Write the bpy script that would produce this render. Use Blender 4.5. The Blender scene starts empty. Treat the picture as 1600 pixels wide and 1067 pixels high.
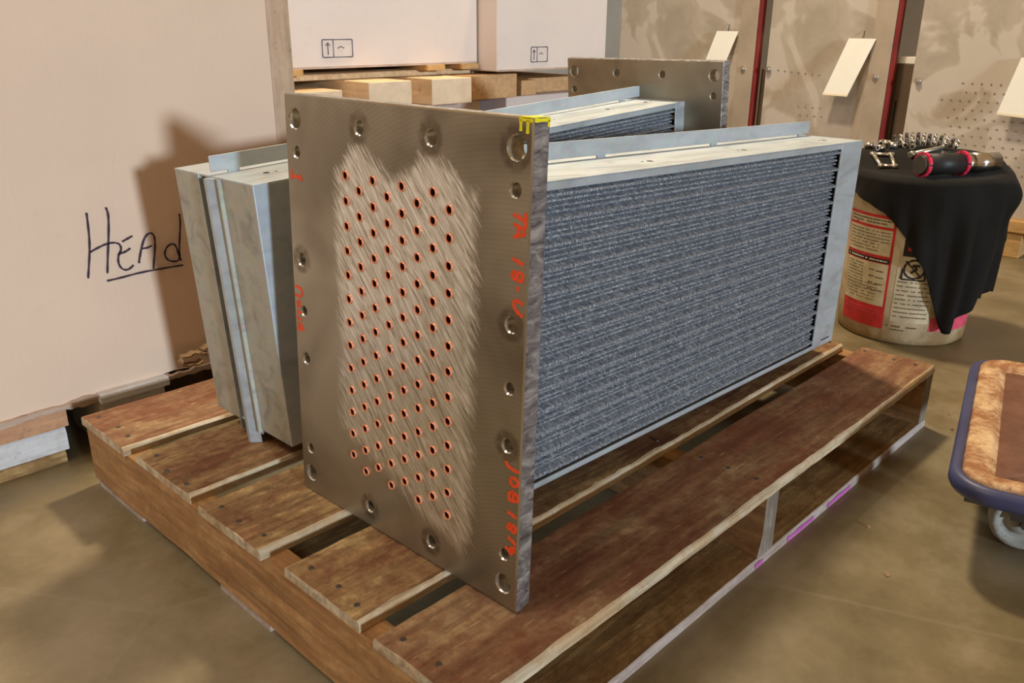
import bpy, bmesh, math, random
from mathutils import Vector, Matrix, Euler, noise
from mathutils.geometry import delaunay_2d_cdt
random.seed(7)
R = math.radians
SC = bpy.context.scene
COL = SC.collection

# ------------------------------------------------------------------ camera
def make_camera():
    yaw, pitch, roll = R(43.6789), R(-20.4086), R(0.4936)
    f = Vector((math.cos(pitch)*math.cos(yaw), math.cos(pitch)*math.sin(yaw), math.sin(pitch)))
    rt = Vector((math.sin(yaw), -math.cos(yaw), 0)); up = rt.cross(f)
    r2 = rt*math.cos(roll) + up*math.sin(roll); u2 = -rt*math.sin(roll) + up*math.cos(roll)
    m = Matrix((r2, u2, -f)).transposed().to_4x4()
    m.translation = Vector((-1.8985, -0.5344, 0.6959))
    cd = bpy.data.cameras.new('camera'); cd.sensor_width = 36; cd.lens = 1346.1/1600*36
    cd.clip_start = .02
    co = bpy.data.objects.new('camera', cd); COL.objects.link(co); co.matrix_world = m
    SC.camera = co
make_camera()

# ------------------------------------------------------------------ light
FL = -0.144
w = bpy.data.worlds.new('world'); SC.world = w; w.use_nodes = True
bg = w.node_tree.nodes['Background']; bg.inputs[0].default_value = (1.0, .62, .30, 1); bg.inputs[1].default_value = .34
def sun(direction, strength, color, angle):
    l = bpy.data.lights.new('door_daylight', 'SUN'); l.energy = strength; l.color = color; l.angle = R(angle)
    o = bpy.data.objects.new('door_daylight', l); COL.objects.link(o)
    o.rotation_euler = Vector(direction).to_track_quat('-Z', 'Y').to_euler(); o.location = (0, -4, 2)
sun((.185, .973, -.134), 2.35, (.72, .87, 1.0), 4.0)
def area(name, loc, target, size, power, color):
    l = bpy.data.lights.new(name, 'AREA'); l.energy = power; l.color = color; l.size = size
    o = bpy.data.objects.new(name, l); COL.objects.link(o); o.location = loc
    o.rotation_euler = (Vector(target)-Vector(loc)).to_track_quat('-Z', 'Y').to_euler()
area('overhead_lamp', (.45, 1.3, 2.9), (-.4, .4, 0), .28, 95, (1.0, .84, .60))
area('bay_lamp', (-2.9, .9, 3.3), (.2, .2, 0), 1.2, 42, (1.0, .90, .76))
vs = SC.view_settings
vs.view_transform = 'Standard'; vs.look = 'None'; vs.gamma = 1; vs.use_curve_mapping = False; vs.exposure = -0.13

# ------------------------------------------------------------------ materials
class NT:
    def __init__(s, name):
        s.m = bpy.data.materials.new(name); s.m.use_nodes = True
        s.t = s.m.node_tree; s.n = s.t.nodes; s.p = s.n['Principled BSDF']
    def add(s, typ, **k):
        n = s.n.new(typ)
        for a, b in k.items(): setattr(n, a, b)
        return n
    def link(s, a, b): s.t.links.new(a, b)
    def coords(s, scale=(1, 1, 1), rot=(0, 0, 0), kind='Object'):
        tc = s.add('ShaderNodeTexCoord'); mp = s.add('ShaderNodeMapping')
        mp.inputs['Scale'].default_value = scale; mp.inputs['Rotation'].default_value = rot
        s.link(tc.outputs[kind], mp.inputs[0]); return mp.outputs[0]
    def rotcoords(s, ang, scale):
        tc = s.add('ShaderNodeTexCoord'); m1 = s.add('ShaderNodeMapping'); m2 = s.add('ShaderNodeMapping')
        m1.inputs['Rotation'].default_value = ang; m2.inputs['Scale'].default_value = scale
        s.link(tc.outputs['Object'], m1.inputs[0]); s.link(m1.outputs[0], m2.inputs[0]); return m2.outputs[0]
    def noise(s, vec, scale, detail=4, rough=.55, dist=0):
        n = s.add('ShaderNodeTexNoise'); n.inputs['Scale'].default_value = scale; n.inputs['Detail'].default_value = detail
        n.inputs['Roughness'].default_value = rough; n.inputs['Distortion'].default_value = dist
        s.link(vec, n.inputs['Vector']); return n.outputs[0]
    def ramp(s, fac, stops, interp='LINEAR'):
        r = s.add('ShaderNodeValToRGB'); r.color_ramp.interpolation = interp
        e = r.color_ramp.elements
        while len(e) < len(stops): e.new(.5)
        for i, (p, c) in enumerate(stops):
            e[i].position = p; e[i].color = (*c, 1) if len(c) == 3 else c
        s.link(fac, r.inputs[0]); return r.outputs[0]
    def mix(s, fac, a, b, mode='MIX'):
        n = s.add('ShaderNodeMix', data_type='RGBA', blend_type=mode)
        for i, v in ((0, fac), (6, a), (7, b)):
            if isinstance(v, (int, float)): n.inputs[i].default_value = v
            elif isinstance(v, tuple): n.inputs[i].default_value = (*v, 1)
            else: s.link(v, n.inputs[i])
        return n.outputs[2]
    def math(s, op, a, b=0.0, clamp=False):
        n = s.add('ShaderNodeMath', operation=op, use_clamp=clamp)
        for i, v in ((0, a), (1, b)):
            if isinstance(v, (int, float)): n.inputs[i].default_value = v
            else: s.link(v, n.inputs[i])
        return n.outputs[0]
    def bump(s, h, strength=.3, dist=.002):
        b = s.add('ShaderNodeBump'); b.inputs['Strength'].default_value = strength; b.inputs['Distance'].default_value = dist
        s.link(h, b.inputs['Height']); s.link(b.outputs[0], s.p.inputs['Normal'])
    def done(s, color=None, rough=None, metal=None, spec=None):
        for key, v in (('Base Color', color), ('Roughness', rough), ('Metallic', metal), ('Specular IOR Level', spec)):
            if v is None: continue
            if isinstance(v, (int, float)): s.p.inputs[key].default_value = v
            elif isinstance(v, tuple): s.p.inputs[key].default_value = (*v, 1)
            else: s.link(v, s.p.inputs[key])
        return s.m

def simple(name, c, rough=.6, metal=0.0, var=.15, scale=20, spec=.4):
    t = NT(name); n = t.noise(t.coords(), scale, 4)
    d = tuple(x*(1-var) for x in c); l = tuple(min(1, x*(1+var)) for x in c)
    return t.done(t.ramp(n, [(.3, d), (.7, l)]), rough, metal, spec)

def wood(name, raw, stain, amount=.5, axis='X', grain=.5, rough=.75, seed=0, endwear=0):
    """raw wood with a stain that has its own blotchy outline"""
    t = NT(name)
    sc = {'X': (3, 40, 40), 'Y': (40, 3, 40), 'Z': (40, 40, 3)}[axis]
    g = t.noise(t.coords(sc), 1.6, 5, .6, .6)
    sb = {'X': (3.6, 7, 7), 'Y': (7, 3.6, 7), 'Z': (7, 7, 3.6)}[axis]
    mp = t.coords(sb, (seed, seed*.7, 0))
    b = t.noise(mp, 1.7, 7, .68, .5)
    fine = t.noise(t.coords(), 55, 5, .7)
    b2 = t.math('ADD', b, t.math('MULTIPLY', t.math('SUBTRACT', fine, .5), .42))
    if endwear:      # boards worn to bare wood towards their near ends
        sx = t.add('ShaderNodeSeparateXYZ'); t.link(t.coords(), sx.inputs[0])
        b2 = t.math('ADD', b2, t.math('MULTIPLY', t.math('SUBTRACT', t.math('MULTIPLY', sx.outputs[0], -1.0), .42, True), endwear))
    k = t.ramp(b2, [(amount-.15, (0, 0, 0)), (amount+.03, (.45, .45, .45)), (amount+.13, (1, 1, 1))])
    dk = tuple(x*(1-grain) for x in raw)
    rawc = t.ramp(g, [(.32, dk), (.66, raw)])
    st = t.ramp(g, [(.3, tuple(x*.72 for x in stain)), (.7, tuple(x*1.22 for x in stain))])
    c = t.mix(k, st, rawc)
    fs = {'X': (22, 150, 150), 'Y': (150, 22, 150), 'Z': (150, 150, 22)}[axis]
    fl = t.noise(t.coords(fs, (seed, 0, .12)), 1.0, 3, .6)
    c = t.mix(t.math('MULTIPLY', t.ramp(fl, [(.66, (0, 0, 0)), (.72, (1, 1, 1))]), .45), c, tuple(min(1, x*1.25) for x in raw))
    dk2 = t.noise(t.coords((9, 14, 14), (0, seed, .3)), 2.2, 6, .75, .6)
    c = t.mix(t.math('MULTIPLY', t.ramp(dk2, [(.60, (0, 0, 0)), (.72, (1, 1, 1))]), .55), c, tuple(x*.35 for x in stain))
    t.bump(t.math('ADD', g, fine), .35, .002)
    return t.done(c, rough, 0, .25)

M = {}
M['board_top'] = wood('stained_board', (.62, .42, .19), (.190, .078, .038), .56, 'X', endwear=.25)
M['board_top_light'] = wood('worn_board', (.68, .47, .21), (.205, .090, .043), .54, 'X', seed=3, endwear=.25)
M['board_top_red'] = wood('red_brown_board', (.54, .36, .19), (.215, .088, .046), .54, 'X', seed=5)
M['raw_edge'] = wood('raw_board_edge', (.74, .62, .44), (.46, .30, .15), .42, 'X')
M['stringer'] = wood('stringer_wood', (.58, .34, .15), (.34, .17, .07), .47, 'Y', seed=2)
M['pale_edge'] = wood('pale_weathered_edge', (.62, .52, .47), (.40, .31, .26), .45, 'X', grain=.3)
M['end_grey'] = wood('weathered_end_grain', (.42, .36, .29), (.20, .16, .12), .45, 'Z')
M['bottom_board'] = wood('bottom_board_wood', (.56, .36, .15), (.24, .13, .05), .46, 'X', seed=4)
M['pine'] = wood('pale_pine', (.80, .58, .34), (.66, .44, .24), .45, 'Y', grain=.22)
M['pine_orange'] = wood('orange_pine', (.66, .40, .20), (.55, .32, .15), .45, 'Y', grain=.2)
M['pine_end'] = simple('pine_end_grain', (.80, .60, .40), .8, 0, .10, 25)
M['skid'] = wood('skid_wood', (.62, .38, .15), (.50, .28, .10), .45, 'Y', grain=.25)
M['beam_orange'] = wood('orange_beam', (.66, .36, .20), (.46, .22, .12), .45, 'X', grain=.25)
M['white_wood'] = wood('pale_weathered_wood', (.72, .70, .70), (.55, .50, .46), .42, 'X', grain=.2)
M['tan_ply'] = wood('tan_plywood', (.62, .44, .30), (.50, .34, .22), .45, 'Z', grain=.15)

def cardboard(name, c, rough=.85):
    t = NT(name)
    n = t.noise(t.coords((1, 1, 1)), 3.0, 5, .6); f = t.noise(t.coords((60, 60, 2)), 3, 3)
    col = t.ramp(n, [(.3, tuple(x*.93 for x in c)), (.7, c)])
    # scuffs with outlines of their own
    s = t.noise(t.coords((1, 1, 2.2)), 6, 3, .5, 1.2)
    sc = t.ramp(s, [(.70, (0, 0, 0)), (.78, (1, 1, 1))])
    col = t.mix(t.math('MULTIPLY', sc, .25), col, tuple(x*.72 for x in c))
    t.bump(t.math('ADD', n, t.math('MULTIPLY', f, .15)), .25, .012)
    return t.done(col, rough, 0, .2)
M['carton'] = cardboard('beige_cardboard', (.80, .60, .455))
M['carton_white'] = cardboard('white_cardboard', (.78, .66, .58))
M['carton_lilac'] = cardboard('pale_lilac_cardboard', (.66, .56, .52))
M['carton_dark'] = simple('torn_cardboard_edge', (.52, .38, .29), .9)
M['ink'] = simple('marker_ink', (.035, .022, .045), .5, var=.2)
M['stamp'] = simple('stamp_ink', (.14, .12, .14), .7)
M['dark'] = simple('recess_shade', (.018, .014, .010), .9)  # near-black colour stands in for the shade in holes, slots and gaps

def galv(name, c, metal=.45, rough=.5, lo=.80):
    t = NT(name)
    n = t.noise(t.coords((1.2, 4, 4)), 5.5, 4, .6, .8); sp = t.add('ShaderNodeTexVoronoi'); sp.inputs['Scale'].default_value = 90
    t.link(t.coords(), sp.inputs['Vector'])
    col = t.ramp(n, [(.30, tuple(x*lo for x in c)), (.50, c), (.72, tuple(min(1, x*1.08) for x in c))])
    col = t.mix(.10, col, sp.outputs['Color'], 'SOFT_LIGHT')
    rg = t.ramp(n, [(.3, (rough-.1,)*3), (.7, (rough+.12,)*3)])
    return t.done(col, rg, metal, .5)
M['galv'] = galv('galvanised_sheet', (.50, .55, .585), .35)
M['galv_dull'] = galv('dull_galvanised_sheet', (.46, .46, .40), .25, .55, .62)

def fin_mat():
    t = NT('aluminium_fin')
    n2 = t.noise(t.coords((70, 30, 120)), 3.0, 4, .8)
    col = t.ramp(n2, [(.33, (.15, .18, .24)), (.53, (.46, .51, .58)), (.63, (1.0, 1.0, 1.0))])
    return t.done(col, .42, .35, .5)
M['fin'] = fin_mat()
M['fin_back'] = simple('fin_gap_shade', (.045, .055, .075), .7, .2)  # dark backing sheet, the shade between the fins put into colour

def plate_mat():
    t = NT('machined_steel')
    at = t.add('ShaderNodeAttribute'); at.attribute_name = 'wear'
    sx = t.add('ShaderNodeSeparateColor'); t.link(at.outputs['Color'], sx.inputs[0])
    # diagonal grinding strokes in the plane of the plate (y, z)
    streak = t.noise(t.rotcoords((R(41), 0, 0), (1, 250, 24)), 1.0, 5, .62, .9)
    patch = t.noise(t.coords((1, 1, 1)), 9, 4, .6)
    e = t.math('ADD', sx.outputs[0], t.math('MULTIPLY', t.math('SUBTRACT', streak, .5), 1.1))
    e = t.math('ADD', e, t.math('MULTIPLY', t.math('SUBTRACT', patch, .5), .5))
    k = t.ramp(e, [(.36, (0, 0, 0)), (.74, (1, 1, 1))])
    # regular arcs left by the face mill
    w_ = t.add('ShaderNodeTexWave', wave_type='RINGS', rings_direction='X'); w_.inputs['Scale'].default_value = 55
    w_.inputs['Distortion'].default_value = .4
    mp = t.coords((1, 1, 1)); t.link(mp, w_.inputs['Vector'])
    big = t.noise(t.coords(), 4.5, 3, .5, .4)
    base = t.ramp(big, [(.35, (.235, .20, .145)), (.62, (.46, .41, .32))])
    base = t.mix(.035, base, w_.outputs['Color'], 'OVERLAY')
    br = t.ramp(streak, [(.32, (.36, .32, .25)), (.50, (.74, .71, .63)), (.64, (1.0, 1.0, .96))])
    col = t.mix(k, base, br)
    st = t.ramp(sx.outputs[1], [(.2, (0, 0, 0)), (.7, (1, 1, 1))])
    col = t.mix(t.math('MULTIPLY', st, .6), col, (.10, .065, .04))
    rg = t.mix(k, (.42, .42, .42), (.36, .36, .36))
    t.bump(streak, .10, .001)
    return t.done(col, rg, .82, .5)
M['plate'] = plate_mat()
def plate_edge_mat():
    t = NT('saw_cut_steel_edge')
    n = t.noise(t.coords((10, 20, 26), (0, R(30), 0)), 3, 6, .72, .8)
    col = t.ramp(n, [(.34, (.10, .085, .09)), (.5, (.27, .24, .235)), (.66, (.52, .48, .45))])
    t.bump(n, .5, .002)
    return t.done(col, .48, .5, .5)
M['plate_edge'] = plate_edge_mat()
M['chrome'] = simple('bright_steel', (.82, .80, .76), .18, 1.0, .06)
M['chrome_soft'] = simple('satin_chrome', (.66, .62, .54), .30, .9, .15, 60)
M['copper'] = simple('copper_tube', (.95, .36, .20), .4, .35, .15, 80)
M['bore'] = simple('copper_bore_shade', (.10, .03, .018), .7, .2)  # copper darkened to stand in for the shade inside the tube
M['bore_steel'] = simple('bore_steel', (.42, .38, .31), .42, .7, .3, 90)
M['red_marker'] = simple('orange_red_paint_marker', (.93, .085, .02), .6, 0, .12, 60)
M['yellow_marker'] = simple('yellow_paint_marker', (.90, .80, .02), .55, 0, .1, 60)
M['magenta'] = simple('magenta_spray_paint', (.58, .13, .50), .7, 0, .15, 30)

def floor_mat():
    t = NT('oiled_concrete')
    c = t.coords()
    a = t.noise(c, 1.1, 6, .6, .4); b = t.noise(c, 6, 6, .68); d = t.noise(c, 60, 4, .7)
    col = t.ramp(t.math('ADD', t.math('MULTIPLY', a, .6), t.math('MULTIPLY', b, .4)), [(.36, (.125, .095, .043)), (.5, (.215, .165, .085)), (.64, (.34, .275, .175))])
    sp = t.ramp(d, [(.70, (0, 0, 0)), (.76, (1, 1, 1))])
    col = t.mix(t.math('MULTIPLY', sp, .35), col, (.55, .48, .36))
    v = t.add('ShaderNodeTexVoronoi', feature='DISTANCE_TO_EDGE'); v.inputs['Scale'].default_value = 1.1
    nv = t.add('ShaderNodeMixRGB'); 
    t.link(c, v.inputs['Vector'])
    cr = t.ramp(v.outputs[0], [(.0, (1, 1, 1)), (.006, (0, 0, 0))])
    col = t.mix(t.math('MULTIPLY', cr, .18), col, (.40, .34, .24))
    t.bump(t.math('ADD', b, t.math('MULTIPLY', d, .5)), .12, .003)
    return t.done(col, t.ramp(b, [(.3, (.34,)*3), (.7, (.55,)*3)]), 0, .45)
M['floor'] = floor_mat()
M['wall'] = simple('wall_paint', (.34, .28, .21), .85, 0, .1, 3)

def panel_mat():
    t = NT('brushed_grey_sheet')
    c = t.coords()
    a = t.noise(c, 2.6, 3, .5, 1.6); b = t.noise(c, 7, 6, .7, .6)
    col = t.ramp(b, [(.35, (.45, .39, .32)), (.65, (.56, .49, .41))])
    # glare on plastic film, painted in as paler swirls with crisp outlines
    s = t.ramp(a, [(.53, (0, 0, 0)), (.56, (1, 1, 1))])
    ln = t.ramp(a, [(.49, (0, 0, 0)), (.535, (1, 1, 1)), (.58, (0, 0, 0))])
    col = t.mix(t.math('MULTIPLY', s, .7), col, (.70, .635, .57))
    col = t.mix(t.math('MULTIPLY', ln, .22), col, (.76, .68, .60))
    sp = t.ramp(t.noise(c, 45, 3, .6), [(.70, (0, 0, 0)), (.74, (1, 1, 1))])
    col = t.mix(t.math('MULTIPLY', sp, .5), col, (.66, .58, .50))
    return t.done(col, .5, .15, .4)
M['panel'] = panel_mat()
M['panel_strip'] = simple('panel_side_strip', (.47, .385, .30), .5, .1, .12, 8)
M['red_edge'] = simple('red_painted_edge', (.24, .022, .018), .5, 0, .25, 8)
M['perf'] = simple('punched_dimple', (.29, .235, .185), .6)
M['tag'] = simple('white_card', (.93, .91, .83), .8, 0, .02)
M['tag_edge'] = simple('cream_card', (.90, .80, .60), .8, 0, .03)
M['brown_box'] = simple('brown_painted_sheet', (.125, .085, .052), .7, 0, .15, 5)
def bucket_mat():
    t = NT('dirty_cream_plastic')
    c = t.coords(); a = t.noise(c, 7, 7, .72, .5); b = t.noise(c, 40, 5, .7)
    g = t.add('ShaderNodeSeparateXYZ'); t.link(c, g.inputs[0])
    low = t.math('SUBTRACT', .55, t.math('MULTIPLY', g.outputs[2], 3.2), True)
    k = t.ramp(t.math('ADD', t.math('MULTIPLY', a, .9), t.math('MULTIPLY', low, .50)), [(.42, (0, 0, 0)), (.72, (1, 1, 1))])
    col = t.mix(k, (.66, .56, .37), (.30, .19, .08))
    sp = t.ramp(b, [(.63, (0, 0, 0)), (.70, (1, 1, 1))])
    col = t.mix(t.math('MULTIPLY', sp, .5), col, (.16, .10, .05))
    return t.done(col, .6, 0, .4)
M['bucket'] = bucket_mat()
M['label_red'] = simple('label_red', (.62, .035, .035), .55, 0, .25, 25)
M['label_cream'] = simple('label_cream', (.66, .57, .36), .6, 0, .18, 30)
M['label_white'] = simple('label_white', (.62, .53, .36), .6, 0, .25, 22)
M['label_black'] = simple('label_black', (.03, .025, .022), .6)
M['label_text'] = simple('label_print', (.13, .10, .06), .7)
M['label_pink'] = simple('label_pink', (.72, .09, .15), .5, 0, .25, 25)
def cloth_mat():
    t = NT('black_cloth'); n = t.noise(t.coords(), 300, 2)
    a = t.noise(t.coords(), 5, 3)
    t.bump(n, .15, .001); t.p.inputs['Sheen Weight'].default_value = .03
    return t.done(t.ramp(a, [(.3, (.007, .006, .005)), (.7, (.014, .012, .010))]), .8, 0, .15)
M['cloth'] = cloth_mat()
M['black_rubber'] = simple('black_rubber', (.022, .020, .020), .5)
M['red_rubber'] = simple('red_rubber_trim', (.75, .035, .09), .45)
M['blue'] = simple('dusty_blue_rubber', (.062, .068, .165), .45, 0, .30, 5, .5)
def cart_mat(name, hi, lo, am):
    t = NT(name); c = t.coords(); a = t.noise(c, 14, 7, .7, .4); b = t.noise(c, 70, 4, .7)
    k = t.ramp(t.math('ADD', a, t.math('MULTIPLY', t.math('SUBTRACT', b, .5), .3)), [(am-.1, (0, 0, 0)), (am+.1, (1, 1, 1))])
    sp = t.ramp(b, [(.66, (0, 0, 0)), (.71, (1, 1, 1))])
    col = t.mix(t.math('MULTIPLY', sp, .6), t.mix(k, hi, lo), (.10, .045, .02))
    t.bump(a, .3, .002)
    return t.done(col, .6, 0, .3)
M['cart_rim'] = cart_mat('rust_stained_cream_paint', (.78, .54, .30), (.36, .16, .07), .46)
M['cart_deck'] = cart_mat('brown_stained_deck', (.21, .10, .065), (.155, .07, .045), .5)
M['grey_wheel'] = cart_mat('chipped_grey_wheel', (.40, .40, .36), (.16, .13, .10), .60)
M['dark_steel'] = simple('dark_caster_steel', (.10, .085, .07), .5, .5)
M['litter'] = simple('dusty_litter', (.34, .22, .12), .9)

# ------------------------------------------------------------------ helpers
def tag(o, label, cat, group=None):
    o['label'] = label; o['category'] = cat
    if group: o['group'] = group
    return o
def thing(name, label, cat, loc=(0, 0, 0), rot=(0, 0, 0), group=None):
    o = bpy.data.objects.new(name, None); COL.objects.link(o); o.empty_display_size = .05
    o.location = loc; o.rotation_euler = rot
    return tag(o, label, cat, group)
def pm(o):      # world matrix of a thing or part (parts carry no transform unless set)
    m = Matrix.LocRotScale(o.location, o.rotation_euler, o.scale)
    return pm(o.parent) @ m if o.parent else m
def obj(name, bm, mats, parent=None, world=True, origin=None, smooth=False, kind=None, label=None):
    """link a bmesh as ONE object; world=True: the bmesh is in world coordinates"""
    if parent is not None and world: bm.transform(pm(parent).inverted())
    if origin is not None: bm.transform(Matrix.Translation(-Vector(origin)))
    me = bpy.data.meshes.new(name); bm.normal_update(); bm.to_mesh(me); bm.free()
    for m in (mats if isinstance(mats, (list, tuple)) else [mats]): me.materials.append(m)
    if smooth:
        for p in me.polygons: p.use_smooth = True
    o = bpy.data.objects.new(name, me); COL.objects.link(o)
    if origin is not None: o.location = origin
    if parent is not None: o.parent = parent
    if kind: o['kind'] = kind
    if label: o['label'] = label
    return o
def copy_part(src, parent, name=None):
    c = src.copy(); COL.objects.link(c); c.parent = parent; return c
def bx(bm, x0, x1, y0, y1, z0, z1, bev=0.0, mi=0):
    g = bmesh.ops.create_cube(bm, size=1)
    vs_ = g['verts']
    for v in vs_:
        v.co = Vector((x0+(v.co.x+.5)*(x1-x0), y0+(v.co.y+.5)*(y1-y0), z0+(v.co.z+.5)*(z1-z0)))
    fs = {f for v in vs_ for f in v.link_faces}
    for f in fs: f.material_index = mi
    if bev > 0:
        es = {e for v in vs_ for e in v.link_edges}
        r = bmesh.ops.bevel(bm, geom=list(es), offset=bev, segments=2, profile=.5, affect='EDGES')
        for f in r['faces']: f.material_index = mi
    return bm
def box(*a, **k): return bx(bmesh.new(), *a, **k)
def cyl(bm, p0, p1, r0, r1=None, n=16, caps=True, mi=0):
    r1 = r0 if r1 is None else r1
    p0, p1 = Vector(p0), Vector(p1); d = (p1-p0).normalized()
    a = d.orthogonal().normalized(); b = d.cross(a)
    A, B = [], []
    for i in range(n):
        t = 2*math.pi*i/n; o = a*math.cos(t)+b*math.sin(t)
        A.append(bm.verts.new(p0+o*r0)); B.append(bm.verts.new(p1+o*r1))
    for i in range(n):
        f = bm.faces.new((A[i], A[(i+1) % n], B[(i+1) % n], B[i])); f.smooth = True; f.material_index = mi
    if caps:
        bm.faces.new(A[::-1]).material_index = mi; bm.faces.new(B).material_index = mi
    return bm
def ring_skin(bm, loops, closed=True, cap0=False, cap1=False, mi=0, smooth=True):
    L = [[bm.verts.new(p) for p in lp] for lp in loops]
    n = len(L[0])
    for a, b in zip(L, L[1:]):
        for i in range(n if closed else n-1):
            f = bm.faces.new((a[i], a[(i+1) % n], b[(i+1) % n], b[i])); f.material_index = mi; f.smooth = smooth
    if cap0: bm.faces.new(L[0][::-1]).material_index = mi
    if cap1: bm.faces.new(L[-1]).material_index = mi
    return L
def stroke(bm, pts, width, place, thick=.0006, mi=0):
    """a marker line: polyline pts (a, b) -> solid ribbon; place(a, b, h) gives the point at height h over the surface"""
    P = [Vector((p[0], p[1])) for p in pts]
    # resample / round the corners
    for _ in range(2):
        Q = [P[0]]
        for a, b in zip(P, P[1:]): Q += [a.lerp(b, .25), a.lerp(b, .75)]
        Q.append(P[-1]); P = Q
    L, n = [], len(P)
    for i, p in enumerate(P):
        d = (P[min(i+1, n-1)]-P[max(i-1, 0)])
        if d.length < 1e-7: d = Vector((1, 0))
        d.normalize(); q = Vector((-d.y, d.x))
        wd = width*.5*(1+.18*math.sin(i*1.3))
        if i in (0, n-1): wd *= .7
        L.append([place(*(p+q*wd), 0), place(*(p+q*wd), thick), place(*(p-q*wd), thick), place(*(p-q*wd), 0)])
    ring_skin(bm, L, True, True, True, mi, False)

# ------------------------------------------------------------------ the setting
def setting():
    bm = bmesh.new(); bx(bm, -6, 6, -6, 6, FL-.05, FL)
    o = obj('floor', bm, M['floor']); o['kind'] = 'structure'
    o = obj('wall_back', box(-6, 6, 4.2, 4.3, FL, 3.2), M['wall']); o['kind'] = 'structure'
    o = obj('wall_right', box(4.4, 4.5, -3.5, 4.2, FL, 3.2), M['wall']); o['kind'] = 'structure'
setting()

# ------------------------------------------------------------------ pallet under the coils
def board_bm(x0, x1, y0, y1, zt, th, seed, rag=.004, n=90, ch=.005, jit=1.0):
    """a board along X: rough chamfered near edge, uneven top; material 0 top, 1 edges and ends"""
    bm = bmesh.new(); L = []
    for i in range(n+1):
        x = x0+(x1-x0)*i/n
        def nz(k, s, a): return noise.noise(Vector((x*s+seed*9.7, k*3.1, seed)))*a
        chip = max(0, nz(1, 9, 1)-.05)*rag*2.4 + max(0, nz(4, 42, 1))*rag*1.2
        e0 = y0 + nz(2, 3, .003*jit) + nz(7, 30, .0012*jit)
        e1 = y1 + nz(3, 3, .003) + nz(8, 30, .0012)
        dz = nz(5, 4, .0014)
        xe = x
        pts = [(e0, zt-th), (e0, zt-th*.34-chip*.5), (e0+ch*.45+chip*.5, zt-th*.10+dz), (e0+ch+chip, zt+dz)]
        for k in range(1, 6):
            f = k/6; pts.append((e0+ch+(e1-e0-2*ch)*f, zt+dz+noise.noise(Vector((x*14, f*9, seed*3.3)))*.0013))
        pts += [(e1-ch*.7, zt+dz), (e1, zt-.004), (e1, zt-th)]
        if i in (0, n):   # uneven sawn end
            sgn = 1 if i == 0 else -1
            L.append([(xe+sgn*abs(noise.noise(Vector((p[0]*30, seed, 1)))*.004), p[0], p[1]) for p in pts])
        else: L.append([(xe, p[0], p[1]) for p in pts])
    V = ring_skin(bm, L, True, True, True, 0, False)
    bm.normal_update()
    m = len(L[0])
    idx = {}
    for s in V:
        for j, v in enumerate(s): idx[v] = j
    for f in bm.faces:
        js = sorted({idx[v] for v in f.verts})
        if len(f.verts) > 4: f.material_index = 1
        elif js in ([0, 1], [1, 2], [2, 3], [m-2, m-1], [0, m-1], [m-3, m-2]): f.material_index = 1
    return bm
PL = 1.400
def pallet():
    t = thing('pallet', 'brown-stained wooden pallet carrying the two finned coil units', 'pallet', (-.7, .52, FL))
    Y = [(0, .1683), (.2035, .3696), (.4237, .5999), (.6376, .8266), (.8634, 1.0462)]
    mats = ['board_top_red', 'board_top_light', 'board_top_light', 'board_top', 'board_top_red']
    for k, (a, b) in enumerate(Y):
        bd = obj('deck_board', board_bm(-PL+[0, .004, -.002, .003, -.003][k], [0, -.012, -.006, -.02, -.01][k], a, b, 0, .016, k+1, rag=[.002, .004, .004, .004, .002][k]), [M[mats[k]], M['raw_edge']], t)
        nb = bmesh.new()
        for sx in (-PL+.022, -.72, -.026):
            for f in (.18, .5, .84):
                x = sx+random.uniform(-.008, .008); y = a+(b-a)*f+random.uniform(-.008, .008)
                cyl(nb, (x, y, -.004), (x, y, .0016), .0038, n=8)
        obj('nail_head', nb, M['dark_steel'], bd, kind='stuff')
    for k, (x0, x1) in enumerate(((-PL+.003, -PL+.043), (-.741, -.701), (-.044, -.004))):
        bm = bmesh.new(); L = []
        n = 80
        for i in range(n+1):
            y = .002+(1.042)*i/n
            e = noise.noise(Vector((y*5, k*7, 0)))*.003; q = noise.noise(Vector((y*14, k*7, 4)))*.0006
            fl_ = max(0, 1-(y-.002)/.09)**2 if k == 1 else 0
            L.append([(x0+e+q-fl_*.012, y, -.128), (x0+e, y, -.09+e), (x0+e*.5+q, y, -.050), (x0+q, y, -.0161), (x1, y, -.0161), (x1+e, y, -.128)])
        ring_skin(bm, L, True, True, True, 0, True); bm.normal_update()
        for f in bm.faces:
            if len(f.verts) > 4: f.material_index = 1; f.smooth = False
        bmesh.ops.split_edges(bm, edges=[e for e in bm.edges if len(e.link_faces) == 2 and e.link_faces[0].normal.angle(e.link_faces[1].normal, 0) > .7])
        obj('stringer', bm, [M['stringer'], M['end_grey']], t)
    for k, (a, b) in enumerate(((0.0, .152), (.43, .575), (.85, 1.035))):
        bb = obj('bottom_board', board_bm(-PL+.006, -.004, a, b, -.128, .016, 20+k, rag=.001, jit=.15, ch=.003), [M['bottom_board'], M['pale_edge']], t)
        if k == 0:
            for x0, x1 in MAG:
                pb = bmesh.new()
                stroke(pb, [(x0, -.1375), (x0+(x1-x0)*.4, -.1365), (x1, -.1372)], 0.0085, lambda a_, b_, h: (a_, -.0007-h, b_), .0004)
                obj('paint_mark', pb, M['magenta'], bb, label='magenta spray paint dash')
MAG = [(-.495, -.395), (-.65, -.55), (-.76, -.735)]
pallet()

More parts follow.
